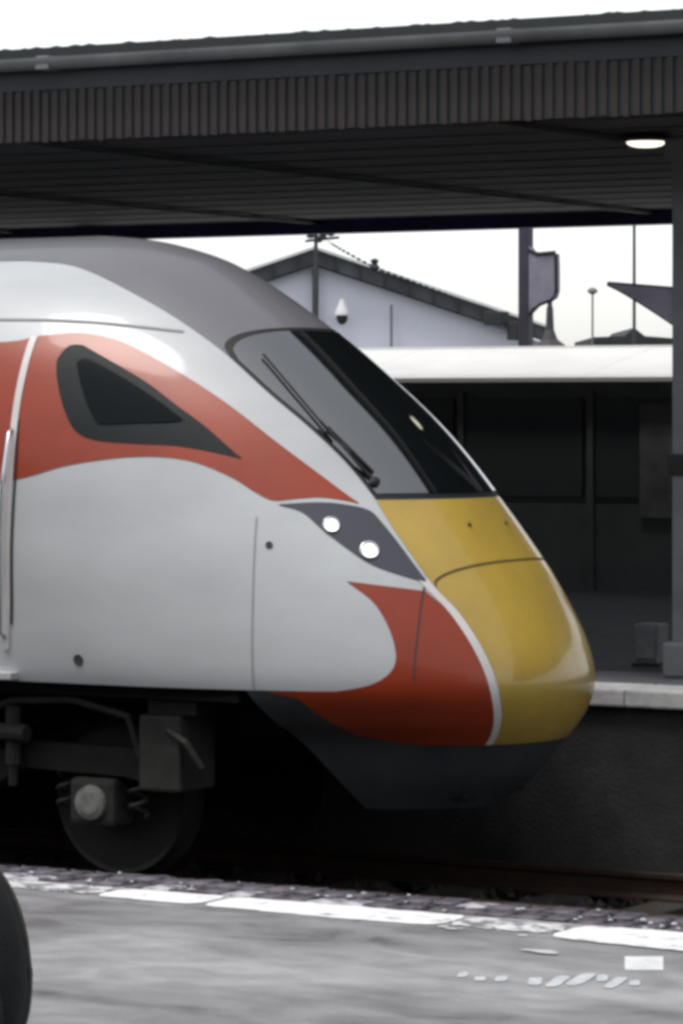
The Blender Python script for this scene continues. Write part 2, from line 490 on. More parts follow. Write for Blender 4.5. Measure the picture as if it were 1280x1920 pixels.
# ceiling: planks running along, beams across, navy rear beam
MB().box(X0, X1, CF + .06, CB - .2, 4.36, 4.40).build('ceiling', 'ceiling', can)
for i in range(13):
    yb = CF + .5 + i * .74
    MB().box(X0, X1, yb, yb + .05, 4.3535, 4.358).build('ceiling_batten', 'ceiling', can)
for xb in (-27, -23.6, -20.2, -16.8, -13.4, -10.0, -6.6, -3.2):
    MB().box(xb, xb + .09, CF + .07, CB - .21, 4.322, 4.345).build('cross_beam', 'ceiling', can)
MB().box(X0, X1, CB - .19, CB - .04, 4.235, 4.79).build('rear_beam', 'navy', can)
MB().box(X0, X1, CB - .2, CB - .0, 4.796, 4.84).build('rear_flashing', 'black', can)

def column(x, y, w, m, front):
    c = MB().box(x - w / 2, x + w / 2, y - w / 2, y + w / 2, FP_Z, 4.284, .012).build('column', m, can)
    MB().box(x - w * .8, x + w * .8, y - w * .8, y + w * .8, FP_Z + .002, FP_Z + .22, .02).build('base', m, c)
    MB().box(x - w * .75, x + w * .75, y - w * .75, y + w * .75, 4.16, 4.282, .015).build('capital', m, c)
    return c
c1 = column(-9.20, 20.2, .15, 'column', True)
for z in (2.27,):          # clamp band on the near column
    MB().box(-9.20 - .095, -9.20 + .095, 20.105, 20.295, z - .06, z + .07, .01).build('clamp_band', 'rubber', c1)
# curved spandrel bracket, pointing left off the near column
def spandrel(c, x, y, z0, z1, reach, m, th=.05):
    tip = (x - reach, y, z1 + .012); top = (x, y, z1 - .03)
    low = [(x - reach * (1 - t), y, z1 + .012 - (z1 + .012 - z0) * t ** 1.12) for t in np.linspace(0, 1, 9)]
    MB().prism([(p[0], y - th / 2, p[2]) for p in low + [top]], (0, th, 0)).build('spandrel', m, c)
    MB().tube(low, .015, 8).build('lower_rod', 'rubber', c)
    MB().tube([tip, top], .014, 8).build('tie_rod', 'rubber', c)
spandrel(c1, -9.275, 20.2, 3.13, 3.385, .47, 'bracket')
for xr in (-25.2, -19.2, -9.2): column(xr, 28.45, .12, 'column_dark', False)

# oval ceiling lamp
def ceiling_lamp(x, y, label):
    t = empty('ceiling_lamp', (x, y, 4.30), label, 'lamp')
    MB().lathe((x, y, 4.345), (0, 0, -1), [(0, .10), (.0, .165), (.02, .17), (.035, .155)], 28).build('lamp_base', 'rubber', t, True)
    MB().lathe((x, y, 4.309), (0, 0, -1), [(-.002, .125), (.010, .12), (.022, .10), (.030, .07), (.034, .02)], 28).build('diffuser', 'lamp_glow', t, True)
    return t
ceiling_lamp(-9.70, 20.66, 'lit round ceiling lamp under the canopy at the upper right')

# ================================================================== THE TRAIN
YC, HWID = TY, 1.35
SEC = [(.78, .42), (.88, .60), (1.0, .80), (1.19, .95), (1.32, 1.15), (1.35, 1.6), (1.35, 2.0), (1.33, 2.4), (1.28, 2.8), (1.20, 3.05), (1.06, 3.28), (.82, 3.46), (.45, 3.59), (0, 3.635)]
SS = catmull(SEC, 20); SS[:, 0] = np.clip(SS[:, 0], 0, None)
NZ = [.42, .60, .80, .85, .95, 1.05, 1.15, 1.25, 1.35, 1.45, 1.55, 1.65, 1.75, 1.85, 1.95, 2.05, 2.15, 2.25, 2.35, 2.45, 2.55, 2.65, 2.75, 2.85, 2.95, 3.05, 3.15, 3.25, 3.35, 3.45, 3.50, 3.54, 3.57, 3.59, 3.61, 3.62, 3.635]
NX = [-9.22, -9.0, -8.84, -8.80, -8.748, -8.722, -8.722, -8.744, -8.782, -8.833, -8.89, -8.952, -9.02, -9.096, -9.174, -9.255, -9.338, -9.423, -9.512, -9.607, -9.71, -9.823, -9.943, -10.065, -10.19, -10.322, -10.462, -10.61, -10.768, -10.95, -11.07, -11.195, -11.31, -11.40, -11.53, -11.62, -11.8]
NN = catmull(list(zip(NZ, NX)), 8)
def Wz(z): return float(np.interp(z, SS[:, 1], SS[:, 0]))
def Xfz(z): return float(np.interp(z, NN[:, 0], NN[:, 1]))
def Lz(z): return float(np.interp(z, [.8, 1.3, 2.0, 2.6, 3.1, 3.64], [2.0, 2.3, 2.6, 2.8, 3.0, 3.0]))
H = math.pi / 2
def P(u, z, off=0.0):
    """point of the body: u = plan angle (negative: platform side we see), z = height"""
    def raw(u, z):
        a = abs(u); s = 1 if u >= 0 else -1
        L, W, xf = Lz(z), Wz(z), Xfz(z)
        if a <= H:
            return Vector((xf - L * (1 - math.cos(a)), YC + s * W * math.sin(a) ** (2 / 2.3), z))
        return Vector((xf - L - (a - H) * L, YC + s * W, z))
    p = raw(u, z)
    if off:
        e = 2e-3
        du = raw(u + e, z) - raw(u - e, z)
        dz = raw(u, min(z + e, 3.634)) - raw(u, z - e)
        n = du.cross(dz)
        if n.length > 1e-12:
            n.normalize()
            p = p + n * off
    return p
def UX(X, z):
    """plan angle at which the body reaches X at height z"""
    c = 1 - (Xfz(z) - X) / Lz(z)
    if c >= 1: return 0.0
    if c <= 0: return H - c
    return math.acos(c)
ip = lambda v, T: float(np.interp(v, [t[0] for t in T], [t[1] for t in T]))
def smooth_tab(T, n=8):
    """smooth curve through the points of a table, monotone in the first column"""
    return [tuple(q) for q in catmull(T, n)]

train = empty('passenger_train', (-14, YC, 0), 'red, white and yellow nosed high speed train standing at the far platform', 'train')

def gridmesh(name, rows, m, parent=train, smooth=True, close=False):
    n = len(rows[0]); vs_ = [p for r in rows for p in r]; fs_ = []
    for j in range(len(rows) - 1):
        for i in range(n - 1):
            a = j * n + i
            fs_.append((a, a + 1, a + n + 1, a + n))
    o = poly(name, vs_, fs_, m, parent, smooth)
    bm = bmesh.new(); bm.from_mesh(o.data)
    bmesh.ops.remove_doubles(bm, verts=bm.verts[:], dist=1e-5)
    bm.to_mesh(o.data); bm.free()
    return o

def ucols(uend):
    c = list(np.linspace(0, H, 56)) + list(np.linspace(H, uend, 12))[1:]
    return [-q for q in c[::-1]] + c[1:]

# -- body shell (white), rows follow the cross-section
zrows = [1.105] + [z for z in SS[:, 1] if z > 1.13][::3]
if zrows[-1] < 3.6349: zrows.append(3.635)
rows = []
for z in zrows:
    ue = UX(-34.0, z)
    rows.append([P(u, z) for u in ucols(ue)])
shell = gridmesh('body_shell', rows, 'white')
MB().box(-34, -10.15, YC - 1.18, YC + 1.18, 1.03, 1.10).build('floor_pan', 'under', train)
# -- dark nose skirt below the paint
rows = []
for z in np.linspace(.42, 1.103, 22):
    xe = ip(z, [(.42, -9.72), (.60, -9.80), (1.105, -10.08)])
    ue = UX(xe, z)
    rows.append([P(u, z) for u in np.linspace(-ue, ue, 90)])
skirt = gridmesh('nose_skirt', rows, 'skirt')

def side_patch(name, lo, hi, xa, xb, off, m, parent=train, nx=60, nz=14, sides=(-1, 1), label=None):
    for s in sides:
        rows = []
        for X in np.linspace(xa, xb, nx):
            z0, z1 = ip(X, lo), ip(X, hi)
            rows.append([P(s * UX(X, z), z, off * 1.0) for z in np.linspace(z0, z1, nz)])
        if s > 0: rows = rows[::-1]
        o = gridmesh(name, rows, m, parent)
    return o

def zpatch(name, left, right, za, zb, off, m, parent=train, nz=40, nu=20, sides=(-1, 1)):
    """left(z), right(z): plan angles"""
    for s in sides:
        rows = []
        for z in np.linspace(za, zb, nz):
            a, b = left(z), right(z)
            rows.append([P(s * u, z, off) for u in np.linspace(a, b, nu)])
        if s > 0: rows = rows[::-1]
        o = gridmesh(name, rows, m, parent)
    return o

# -- grey roof that runs down to the windscreen
EDGE = [(2.10, .464), (2.141, .461), (2.319, .466), (2.514, .490), (2.615, .503), (2.708, .512), (2.909, .518), (3.034, .534), (3.164, .563), (3.30, .615), (3.419, .678), (3.462, .75), (3.474, .84)]
EDGE = smooth_tab(EDGE)
def ue_edge(z): return ip(z, EDGE)
def ws_top(s): # top edge of the windscreen across the front
    return 2.90 + .175 * (1 - abs(s) ** 3.2) ** 0.5
rows = []
SN = list(np.linspace(-1, 1, 61))
for r in np.linspace(0, 1, 34):
    row = []
    for s in SN:
        z = (ws_top(s) - .004) * (1 - r) + 3.472 * r
        row.append(P(s * ue_edge(z), z, .003))
    rows.append(row)
gridmesh('roof_cowl', rows, 'roof_grey')
rows = []
for z in [3.472] + [z for z in SS[:, 1] if z > 3.475][::2] + [3.635]:
    ue = UX(-34.0, z)
    rows.append([P(u, z, .003) for u in ucols(ue)])
gridmesh('roof_panel', rows, 'roof_grey')

# -- windscreen
def front_patch(name, zlo, zhi, fr, off, m, parent=train, nr=34, ns=61):
    rows = []
    for r in np.linspace(0, 1, nr):
        row = []
        for s in np.linspace(-1, 1, ns):
            z = zlo(s) * (1 - r) + zhi(s) * r
            row.append(P(s * fr(z), z, off))
        rows.append(row)
    return gridmesh(name, rows, m, parent)
wf = front_patch('windscreen_surround', lambda s: 2.122, ws_top, ue_edge, .004, 'rubber')
front_patch('windscreen', lambda s: 2.15, lambda s: ws_top(s) - .022, lambda z: ue_edge(z) - .014, .009, 'glass')

# -- yellow front, split by the arched joint of the coupler hatch
YE = smooth_tab([(.80, .400), (.913, .387), (1.061, .395), (1.29, .411), (1.515, .435), (1.687, .474), (1.943, .476), (2.125, .464)])
def ye(z): return ip(z, YE)
def arch(s): return 1.655 + .125 * (1 - abs(s) ** 2.4) ** 0.6
front_patch('joint_backing', lambda s: arch(s) - .02, lambda s: arch(s) + .02, lambda z: ye(z) - .004, .0025, 'seam_yellow')
front_patch('front_panel', lambda s: arch(s) + .007, lambda s: 2.118, lambda z: ye(z) - .002, .004, 'yellow')
front_patch('coupler_hatch', lambda s: .80, lambda s: arch(s) - .007, lambda z: ye(z) - .002, .004, 'yellow')
# -- white line between yellow and red
zpatch('white_line', lambda z: ye(z), lambda z: ye(z) + .034, .80, 1.70, .0045, 'white_line', nu=5, nz=60)

# -- red: lower nose field
RL0 = [(.80, -9.27), (.815, -9.40), (.83, -9.46), (.863, -9.60), (.95, -9.70), (1.065, -9.80), (1.100, -9.97), (1.104, -9.80), (1.107, -9.60), (1.14, -9.438), (1.205, -9.342), (1.296, -9.320), (1.436, -9.369), (1.578, -9.465), (1.689, -9.609)]
RL = RL0[:8] + smooth_tab(RL0[8:], 8)
def red_left(z): return UX(ip(z, RL), z)
zz = list(np.linspace(.80, 1.10, 22)) + [1.1015, 1.104, 1.107, 1.112, 1.12, 1.13] + list(np.linspace(1.14, 1.689, 40))
for s in (-1, 1):
    rows = []
    for z in zz:
        a = red_left(z); b_ = ye(z) + .034
        top = 1.0
        rows.append([P(s * (a + (b_ - a) * t), z - (.055 * t * max(0, (z - 1.5) / .19) ** 2), .003) for t in np.linspace(0, 1, 22)])
    gridmesh('red_nose_field', rows if s < 0 else rows[::-1], 'red')
# -- red: band round the cab window
RU = smooth_tab([(-13.4, 2.55), (-12.6, 2.86), (-12.1, 2.965), (-11.69, 2.998), (-11.605, 3.02), (-11.49, 3.034), (-11.341, 3.043), (-11.182, 3.018), (-11.017, 2.963), (-10.709, 2.812), (-10.406, 2.635), (-10.112, 2.431), (-9.866, 2.257), (-9.717, 2.148), (-9.655, 2.105)])
RLO = smooth_tab([(-13.4, 1.90), (-12.6, 2.06), (-12.0, 2.14), (-11.485, 2.230), (-11.199, 2.305), (-10.835, 2.352), (-10.54, 2.335), (-10.299, 2.248), (-10.146, 2.160), (-10.05, 2.118), (-9.94, 2.128), (-9.83, 2.135), (-9.705, 2.115), (-9.655, 2.10)])
side_patch('red_cab_band', RLO, RU, -13.38, -9.656, .003, 'red', nx=110, nz=16)

# -- cab side window: surround, then the darker pane
WT = smooth_tab([(-11.405, 2.90), (-11.372, 2.965), (-11.30, 2.972), (-11.24, 2.947), (-11.028, 2.844), (-10.854, 2.753), (-10.675, 2.637), (-10.489, 2.518), (-10.292, 2.368), (-10.26, 2.348)])
WB = smooth_tab([(-11.405, 2.88), (-11.386, 2.814), (-11.30, 2.637), (-11.203, 2.502), (-11.083, 2.445), (-10.879, 2.425), (-10.616, 2.412), (-10.40, 2.375), (-10.26, 2.342)])
side_patch('cab_window_surround', WB, WT, -11.404, -10.262, .006, 'win_frame', nx=60)
GT = smooth_tab([(-11.285, 2.875), (-11.25, 2.892), (-11.183, 2.872), (-10.971, 2.769), (-10.764, 2.652), (-10.66, 2.585), (-10.615, 2.556)])
GB = smooth_tab([(-11.285, 2.865), (-11.23, 2.76), (-11.171, 2.66), (-11.09, 2.552), (-11.048, 2.530), (-10.848, 2.535), (-10.67, 2.54), (-10.615, 2.55)])
side_patch('cab_window', GB, GT, -11.284, -10.617, .012, 'side_glass', nx=50)

# -- headlamp cluster
HT = smooth_tab([(-10.02, 2.098), (-9.83, 2.108), (-9.705, 2.095), (-9.60, 2.064), (-9.53, 2.0), (-9.42, 1.878), (-9.262, 1.690)])
HB = smooth_tab([(-10.02, 2.094), (-9.90, 2.058), (-9.79, 1.971), (-9.676, 1.886), (-9.53, 1.787), (-9.40, 1.730), (-9.262, 1.682)])
for s in (-1, 1):
    side_patch('headlamp', HB, HT, -10.018, -9.263, .005, 'lens', nx=40, nz=10, sides=(s,))
    for (X, z, r) in ((-9.745, 1.985, .028), (-9.541, 1.850, .032)):
        u = s * UX(X, z); c = P(u, z, .006); n = (P(u, z, .05) - P(u, z)).normalized()
        MB().lathe(c, n, [(0, r * 1.75), (.010, r * 1.70), (.012, r * 1.45), (.002, r * 1.05)], 24).build('lamp_bezel', 'chrome', train, True)
        MB().lathe(c + n * .008, n, [(0, r), (.008, r * .9), (.014, r * .5), (.016, .002)], 20).build('headlight', 'lamp_on', train, True)

# -- thin panel joints and small fittings
def ribbon(name, pts, w, m, off=.0055, sides=(-1,), n=8):
    """pts: (X, z) on the body side"""
    pp = catmull(pts, n)
    for s in sides:
        L, Rr = [], []
        for i in range(len(pp)):
            a = pp[max(i - 1, 0)]; b_ = pp[min(i + 1, len(pp) - 1)]
            t = np.array([b_[0] - a[0], b_[1] - a[1]]); t = t / (np.linalg.norm(t) + 1e-9)
            nrm = np.array([-t[1], t[0]]) * w / 2
            for lst, sg in ((L, 1), (Rr, -1)):
                X, z = pp[i][0] + sg * nrm[0], pp[i][1] + sg * nrm[1]
                lst.append(P(s * UX(X, z), z, off))
        gridmesh(name, [Rr, L] if s < 0 else [L, Rr], m)
ribbon('panel_joint', [(-10.115, 2.03), (-10.07, 1.66), (-10.04, 1.30), (-10.03, 1.115)], .007, 'seam_soft', sides=(-1, 1))
ribbon('cant_rail_gutter', [(-13.5, 3.13), (-11.841, 3.121), (-11.372, 3.107), (-11.069, 3.079), (-10.80, 3.047)], .012, 'seam_soft', sides=(-1, 1))
ribbon('hatch_joint', [(-9.262, 1.655), (-9.25, 1.52), (-9.238, 1.38), (-9.230, 1.16)], .008, 'seam', sides=(-1, 1))
for (X, z, r) in ((-10.023, 1.88, .020), (-11.084, 1.24, .030)):
    for s in (-1, 1):
        u = s * UX(X, z); c = P(u, z, .001); n = (P(u, z, .05) - P(u, z)).normalized()
        MB().lathe(c, n, [(0, r), (.006, r), (.006, r * .6), (.004, r * .5)], 14).build('socket', 'seam', train)
for yy in (-.16, .05):
    u = (1 if yy > 0 else -1) * abs(yy); z = 1.977
    c = P(u, z, .003); n = (P(u, z, .05) - P(u, z)).normalized()
    MB().lathe(c, n, [(0, .012), (.012, .011), (.014, .004)], 12).build('washer_nozzle', 'seam_yellow', train)

# -- windscreen wiper
def wpt(u, z, o): return P(u, z, o)
wp = [wpt(-.400, 2.25, .02), wpt(-.43, 2.40, .035), wpt(-.45, 2.55, .04)]
wiper = MB().tube([wpt(-.425, 2.21, .012), wpt(-.45, 2.34, .05), wpt(-.455, 2.52, .05)], [.013, .009, .007], 8).build('wiper_arm', 'rubber', train)
MB().tube([wpt(-.452, 2.44, .03), wpt(-.448, 2.56, .03), wpt(-.435, 2.70, .03), wpt(-.412, 2.90, .03)], .007, 8).build('wiper_blade', 'rubber', wiper)
MB().tube([wpt(-.405, 2.26, .02), wpt(-.44, 2.50, .03)], .007, 8).build('wiper_link', 'rubber', wiper)
MB().lathe(wpt(-.425, 2.21, .006), (P(-.425, 2.21, .05) - P(-.425, 2.21)), [(0, .03), (.02, .028), (.03, .012)], 14).build('wiper_pivot', 'rubber', wiper)

# -- cab door with pale frame, handrail and step
def door(X, s):
    ribbon('door_frame', [(X + .03, 3.02), (X + .045, 2.7), (X + .06, 2.4), (X + .07, 2.0), (X + .07, 1.6), (X + .06, 1.28)], .040, 'white_line', .008, (s,))
    ribbon('door_gap', [(X + .075, 2.56), (X + .10, 2.3), (X + .105, 2.0), (X + .105, 1.6), (X + .10, 1.42)], .012, 'rubber', .007, (s,))
    ribbon('door_gap', [(X - .70, 2.95), (X - .68, 2.4), (X - .68, 1.6), (X - .68, 1.25)], .012, 'rubber', .007, (s,))
    if s < 0:
        hr = [P(s * UX(X + .045, 2.5), 2.5, .01)] + [P(s * UX(X + .05, z), z, .05) for z in (2.47, 2.2, 1.9, 1.6, 1.38)] + [P(s * UX(X + .05, 1.35), 1.35, .01)]
        MB().tube(hr, .013, 8).build('handrail', 'chrome', train, True)
    y0 = YC + s * 1.30
    MB().box(X - .7, X + .12, min(y0, y0 + s * .09), max(y0, y0 + s * .09), 1.115, 1.155, .006).build('door_step', 'coping', train)
for s in (-1, 1): door(-11.62, s)
# passenger windows further back
for i in range(9):
    xa = -16.0 - i * 1.95
    for s in (-1, 1):
        side_patch('side_window', [(xa - 1.5, 2.05), (xa, 2.05)], [(xa - 1.5, 2.80), (xa, 2.80)], xa - 1.5, xa, .006, 'side_glass', nx=8, nz=6, sides=(s,))

# -- bogie, wheels and boxes under the floor
def bogie(cx):
    yN = YC - 1.02
    bg_ = MB()
    for s in (-1, 1):
        y0 = YC + s * 1.0
        prof = [(-1.75, .62), (-1.55, .74), (-.75, .74), (-.45, .58), (.45, .58), (.75, .74), (1.55, .74), (1.75, .62), (1.70, .54), (1.5, .58), (.8, .60), (.5, .42), (-.5, .42), (-.8, .60), (-1.5, .58), (-1.70, .54)]
        bg_.prism([(cx + p[0], y0 - .07, p[1]) for p in prof], (0, .14, 0))
    bg_.box(cx - .25, cx + .25, YC - .95, YC + .95, .50, .72)
    b = bg_.build('bogie_frame', 'under', train)
    for wx in (-1.3, 1.3):
        MB().tube([(cx + wx, YC - .9, .43), (cx + wx, YC + .9, .43)], .085, 14).build('axle', 'under', b)
        for s in (-1, 1):
            yw = YC + s * .7525
            MB().lathe((cx + wx, yw + s * .07, .43), (0, -s, 0), [(0, .16), (.0, .30), (.005, .40), (.0, .425), (.13, .43), (.135, .46), (.16, .455), (.165, .38), (.14, .30), (.15, .10)], 36).build('wheel', 'steel', b, False)
            MB().box(cx + wx - .15, cx + wx + .15, YC + s * 1.0 - .11, YC + s * 1.0 + .11, .30, .565, .035).build('axle_box', 'under2', b)
            MB().lathe((cx + wx, YC + s * 1.105, .43), (0, s, 0), [(0, .10), (.03, .095), (.04, .06)], 18).build('axle_cap', 'hub', b)
            for dx in (-.24, .24):
                hv = [(cx + wx + dx + .05 * math.cos(t * .9), YC + s * 1.0 + .05 * math.sin(t * .9), .36 + .012 * t) for t in range(20)]
                MB().tube(hv, .014, 6).build('spring', 'under2', b)
        s = -1
        MB().tube([(cx + wx * .6, YC - 1.12, .62), (cx + wx * .6, YC - 1.12, .95)], .045, 10).build('damper', 'under2', b)
        MB().tube([(cx + wx * .6, YC - 1.12, .5), (cx + wx * .6, YC - 1.12, .62)], .028, 10).build('damper_rod', 'steel', b)
    MB().tube([(cx - .3, YC - 1.16, .82), (cx + .9, YC - 1.16, .80)], .05, 10).build('yaw_damper', 'under2', b)
    MB().lathe((cx, YC - .95, .76), (0, 0, 1), [(0, .24), (.06, .29), (.13, .29), (.20, .24)], 24).build('air_spring', 'under', b)
    # sand pipe and brake hose arcs
    hose = [(cx + .2, YC - 1.14, .66), (cx + .45, YC - 1.15, .86), (cx + .8, YC - 1.15, .98), (cx + 1.2, YC - 1.14, 1.0), (cx + 1.55, YC - 1.12, .92), (cx + 1.62, YC - 1.1, .7)]
    MB().tube(hose, .022, 8).build('brake_hose', 'under2', b)
    return b
bogie(-12.45)
MB().box(-10.80, -10.53, YC - 1.17, YC - .80, .52, .94, .02).build('equipment_box', 'under2', train)
MB().box(-10.75, -10.44, YC - 1.15, YC - .70, .945, 1.018).build('equipment_box_bracket', 'under', train)
MB().tube([(-10.60, YC - 1.175, .86), (-10.48, YC - 1.19, .80), (-10.40, YC - 1.15, .66)], .02, 8).build('air_pipe', 'under2', train)
MB().box(-14.4, -18.0, YC - 1.15, YC + 1.15, .40, 1.018, .03).build('underfloor_case', 'under', train)
MB().box(-30, -10.2, YC - .6, YC + .6, .80, 1.018).build('centre_sill', 'under', train)
# coupler underside / buffer beam behind the skirt
MB().box(-9.9, -9.2, YC - .35, YC + .35, .47, .8, .02).build('coupler_pocket', 'under', train)

# ================================================================== FAR PLATFORM FURNITURE
SH = 29.6
sh = empty('waiting_room', (-16, SH, FP_Z), 'low dark platform building with a pale sloping roof behind the train', 'building')
for i, xa in enumerate(np.arange(-32, -7, 2.5)):
    MB().prism([(xa + .003, SH - .16, 2.905), (xa + .003, SH + 1.45, 3.205), (xa + .003, SH + 1.45, 3.165), (xa + .003, SH - .16, 2.865)], (2.494, 0, 0)).build('roof_sheet', 'shelter_roof', sh)
MB().box(-32, -7.5, SH + 1.46, SH + 1.60, 2.9, 3.225, .01).build('roof_ridge', 'shelter_roof', sh)
MB().box(-31.9, -7.6, SH, SH + .08, FP_Z, 1.75).build('lower_wall', 'shelter_dark', sh)
MB().box(-31.9, -7.6, SH + .03, SH + .07, 1.755, 2.855).build('upper_wall', 'shelter_dark', sh)
MB().box(-31.9, -7.6, SH - .05, SH - .01, 2.78, 2.86).build('eaves_board', 'shelter_post', sh)
x = -31.9
while x < -8:
    MB().box(x + .07, x + 1.28, SH - .005, SH + .025, 1.80, 2.72, .008).build('pane', 'shelter_glass', sh)
    MB().box(x, x + .06, SH - .03, SH - .006, FP_Z, 2.775).build('mullion', 'shelter_post', sh)
    x += 1.34
for px_ in (-13.95, -18.6):
    MB().box(px_, px_ + .34, SH - .032, SH - .006, 1.62, 2.66, .008).build('notice_board', 'notice', sh)
MB().box(-31.9, -7.6, SH + 1.50, SH + 1.58, FP_Z, 2.89).build('rear_wall', 'shelter_dark', sh)
for xe in (-31.9, -7.66):
    MB().prism([(xe, SH + .09, FP_Z), (xe, SH + 1.49, FP_Z), (xe, SH + 1.49, 3.155), (xe, SH + .09, 2.89)], (.06, 0, 0)).build('end_wall', 'shelter_dark', sh)

cb = empty('platform_cabinet', (-9.82, 21, FP_Z), 'small grey cabinet standing on the far platform beside the right column', 'cabinet')
MB().box(-9.91, -9.735, 20.92, 21.08, FP_Z + .02, 1.235, .012).build('cabinet_body', 'cabinet', cb)
MB().box(-9.89, -9.755, 20.905, 20.921, FP_Z + .05, 1.20, .004).build('cabinet_door', 'cabinet', cb)
MB().box(-9.92, -9.725, 20.91, 21.09, FP_Z, FP_Z + .02).build('plinth', 'rubber', cb)

# ================================================================== BEYOND THE STATION
CA = Vector((-.5, math.cos(R(30)), 0)); CR = Vector((math.cos(R(30)), .5, 0))
def at(px, py, d):
    """helper used while planning: metres to the right of the axis line and up"""
    l = (px - 640) / 6720.0 * d
    q = CA * d + CR * l
    return Vector((q.x, q.y, 2.615 - (py - 767) / 6720.0 * d))
D = 80.0
gb = empty('gabled_building', (-40.5, 69, -.75), 'pale gabled building with dark sloping roof edges beyond the shelter', 'building')
ap = at(590, 498, D); er = at(1010, 640, D); el = at(170, 640, D)
base = lambda p: Vector((p.x, p.y, -.75))
dep = CA * 14
MB().prism([base(el), base(er), er, ap, el], dep).build('gable_wall', 'gable', gb)
for e, nm in ((er, 1), (el, -1)):
    dv = (e - ap); up = Vector((0, 0, 1))
    e2 = ap + dv * 1.04
    # roof sheet, proud of the wall, and the verge board below it
    a0 = ap + up * .36 - CA * .35; b0 = e2 + up * .36 - CA * .35
    MB().prism([a0, b0, b0 + up * .06, a0 + up * .06], dep + CA * .4).build('roof_slope', 'roof_sheet', gb)
    a1 = ap + up * .02 - CA * .30; b1 = e2 + up * .02 - CA * .30
    MB().prism([a1, b1, b1 + up * .335, a1 + up * .335], CA * .10).build('verge_board', 'verge', gb)
    for t in np.linspace(.08, .92, 9):
        q = a1 + (b1 - a1) * t
        MB().prism([q - CA * .03, q + CR * .07 - CA * .03, q + CR * .07 - CA * .03 + up * .30, q - CA * .03 + up * .30], CA * .028).build('verge_bracket', 'slate', gb)
p = at(590, 585, D)
MB().box(-.09, .09, -.05, .05, 0, 1).v
def post(name, m, parent, px, y0, y1, d, r, fwd=.2):
    a = at(px, y1, d) - CA * fwd; b_ = at(px, y0, d) - CA * fwd
    return MB().tube([a, b_], r, 10).build(name, m, parent)
post('wall_trim', 'verge', gb, 591, 505, 640, D, .075)
post('downpipe', 'column', gb, 733, 572, 650, D, .028)
# wall floodlight
fl = at(641, 585, D) - CA * .3
f = MB().lathe(fl + Vector((0, 0, .28)), (0, 0, -1), [(0, .04), (.08, .07), (.30, .16), (.36, .17)], 16).build('floodlight_hood', 'roof_sheet', gb)
MB().lathe(fl + Vector((0, 0, -.06)), (0, 0, -1), [(0, .11), (.10, .13), (.20, .08), (.23, .02)], 16).build('floodlight_bulb', 'slate', f)

# pole with insulators and the cable that runs down to the right
pt = at(592, 430, D - 1.2)
up_ = empty('cable_pole', (pt.x, pt.y, -.75), 'thin pole with insulators above the gable, its cable running down to the right', 'pole')
MB().tube([Vector((pt.x, pt.y, -.75)), Vector((pt.x, pt.y, 6.7))], [.09, .04], 10).build('pole', 'pole', up_)
dd = D - 1.2
for (px, py, w) in ((582, 447, .10), (606, 449, .09), (620, 443, .09), (598, 455, .08)):
    q = at(px, py, dd)
    MB().lathe(q, (0, 0, 1), [(0, .03), (.03, w), (.08, w * .7), (.10, w), (.16, .03)], 12).build('insulator', 'slate', up_)
MB().tube([at(572, 452, dd), at(636, 445, dd)], .03, 8).build('crossarm', 'pole', up_)
path = [at(x, y, dd) for x, y in ((614, 452), (640, 468), (700, 500), (770, 527), (840, 553), (900, 578), (940, 592))]
pp = [Vector(q) for q in catmull([tuple(q) for q in path], 6)]
cbl = MB().tube(pp, .009, 6).build('cable', 'pole', up_)
for i in range(2, len(pp) - 1):
    a, b_ = pp[i], pp[i + 1]
    MB().tube([a + (b_ - a) * .2, a + (b_ - a) * .75], .032, 6).build('cable_sleeve', 'slate', cbl)
q = at(702, 500, dd); MB().lathe(q + Vector((0, 0, -.1)), (0, 0, 1), [(0, .04), (.08, .12), (.16, .06), (.24, .10), (.28, .03)], 10).build('insulator', 'slate', up_)
q = at(930, 596, dd); MB().box(q.x - .22, q.x + .22, q.y - .2, q.y + .2, q.z - .16, q.z + .14, .03).build('junction_box', 'slate', up_)
q = at(966, 612, dd); MB().box(q.x - .12, q.x + .12, q.y - .2, q.y + .2, q.z - .30, q.z + .10, .03).build('junction_box', 'slate', up_)

# mast with a curved panel, behind the low building
MY = 33.2
k_ = MY / 28.5
mx = -14.56 * k_
mst = empty('line_mast', (mx, MY, -.75), 'dark mast with a grey bracket panel rising behind the low platform building', 'mast')
MB().box(mx - .06, mx + .06, MY - .06, MY + .06, -.75, 6.0, .012).build('mast_post', 'column_dark', mst)
def mpt(px, py):
    t = (px - 640) / 6720.0
    X = MY * (t * CA.y - CR.y) / (CR.x - t * CA.x)
    return (X, MY - .05, 2.615 - (py - 767) * (CA.x * X + CA.y * MY) / 6720.0)
bp = [mpt(*p) for p in ((994, 462), (1002, 474), (1020, 478), (1044, 476), (1045, 500), (1045, 545), (1041, 558), (1030, 566), (1014, 571), (1000, 578), (994, 588))]
MB().prism(bp, (0, .10, 0)).build('bracket_panel', 'bracket', mst)
MB().tube([mpt(996, 470), mpt(1012, 477), mpt(1044, 474)], .022, 8).build('panel_rim', 'rubber', mst)
MB().tube([mpt(1045, 476), mpt(1046, 545), mpt(1038, 562), mpt(1014, 572), mpt(997, 590)], .018, 8).build('panel_rim', 'rubber', mst)

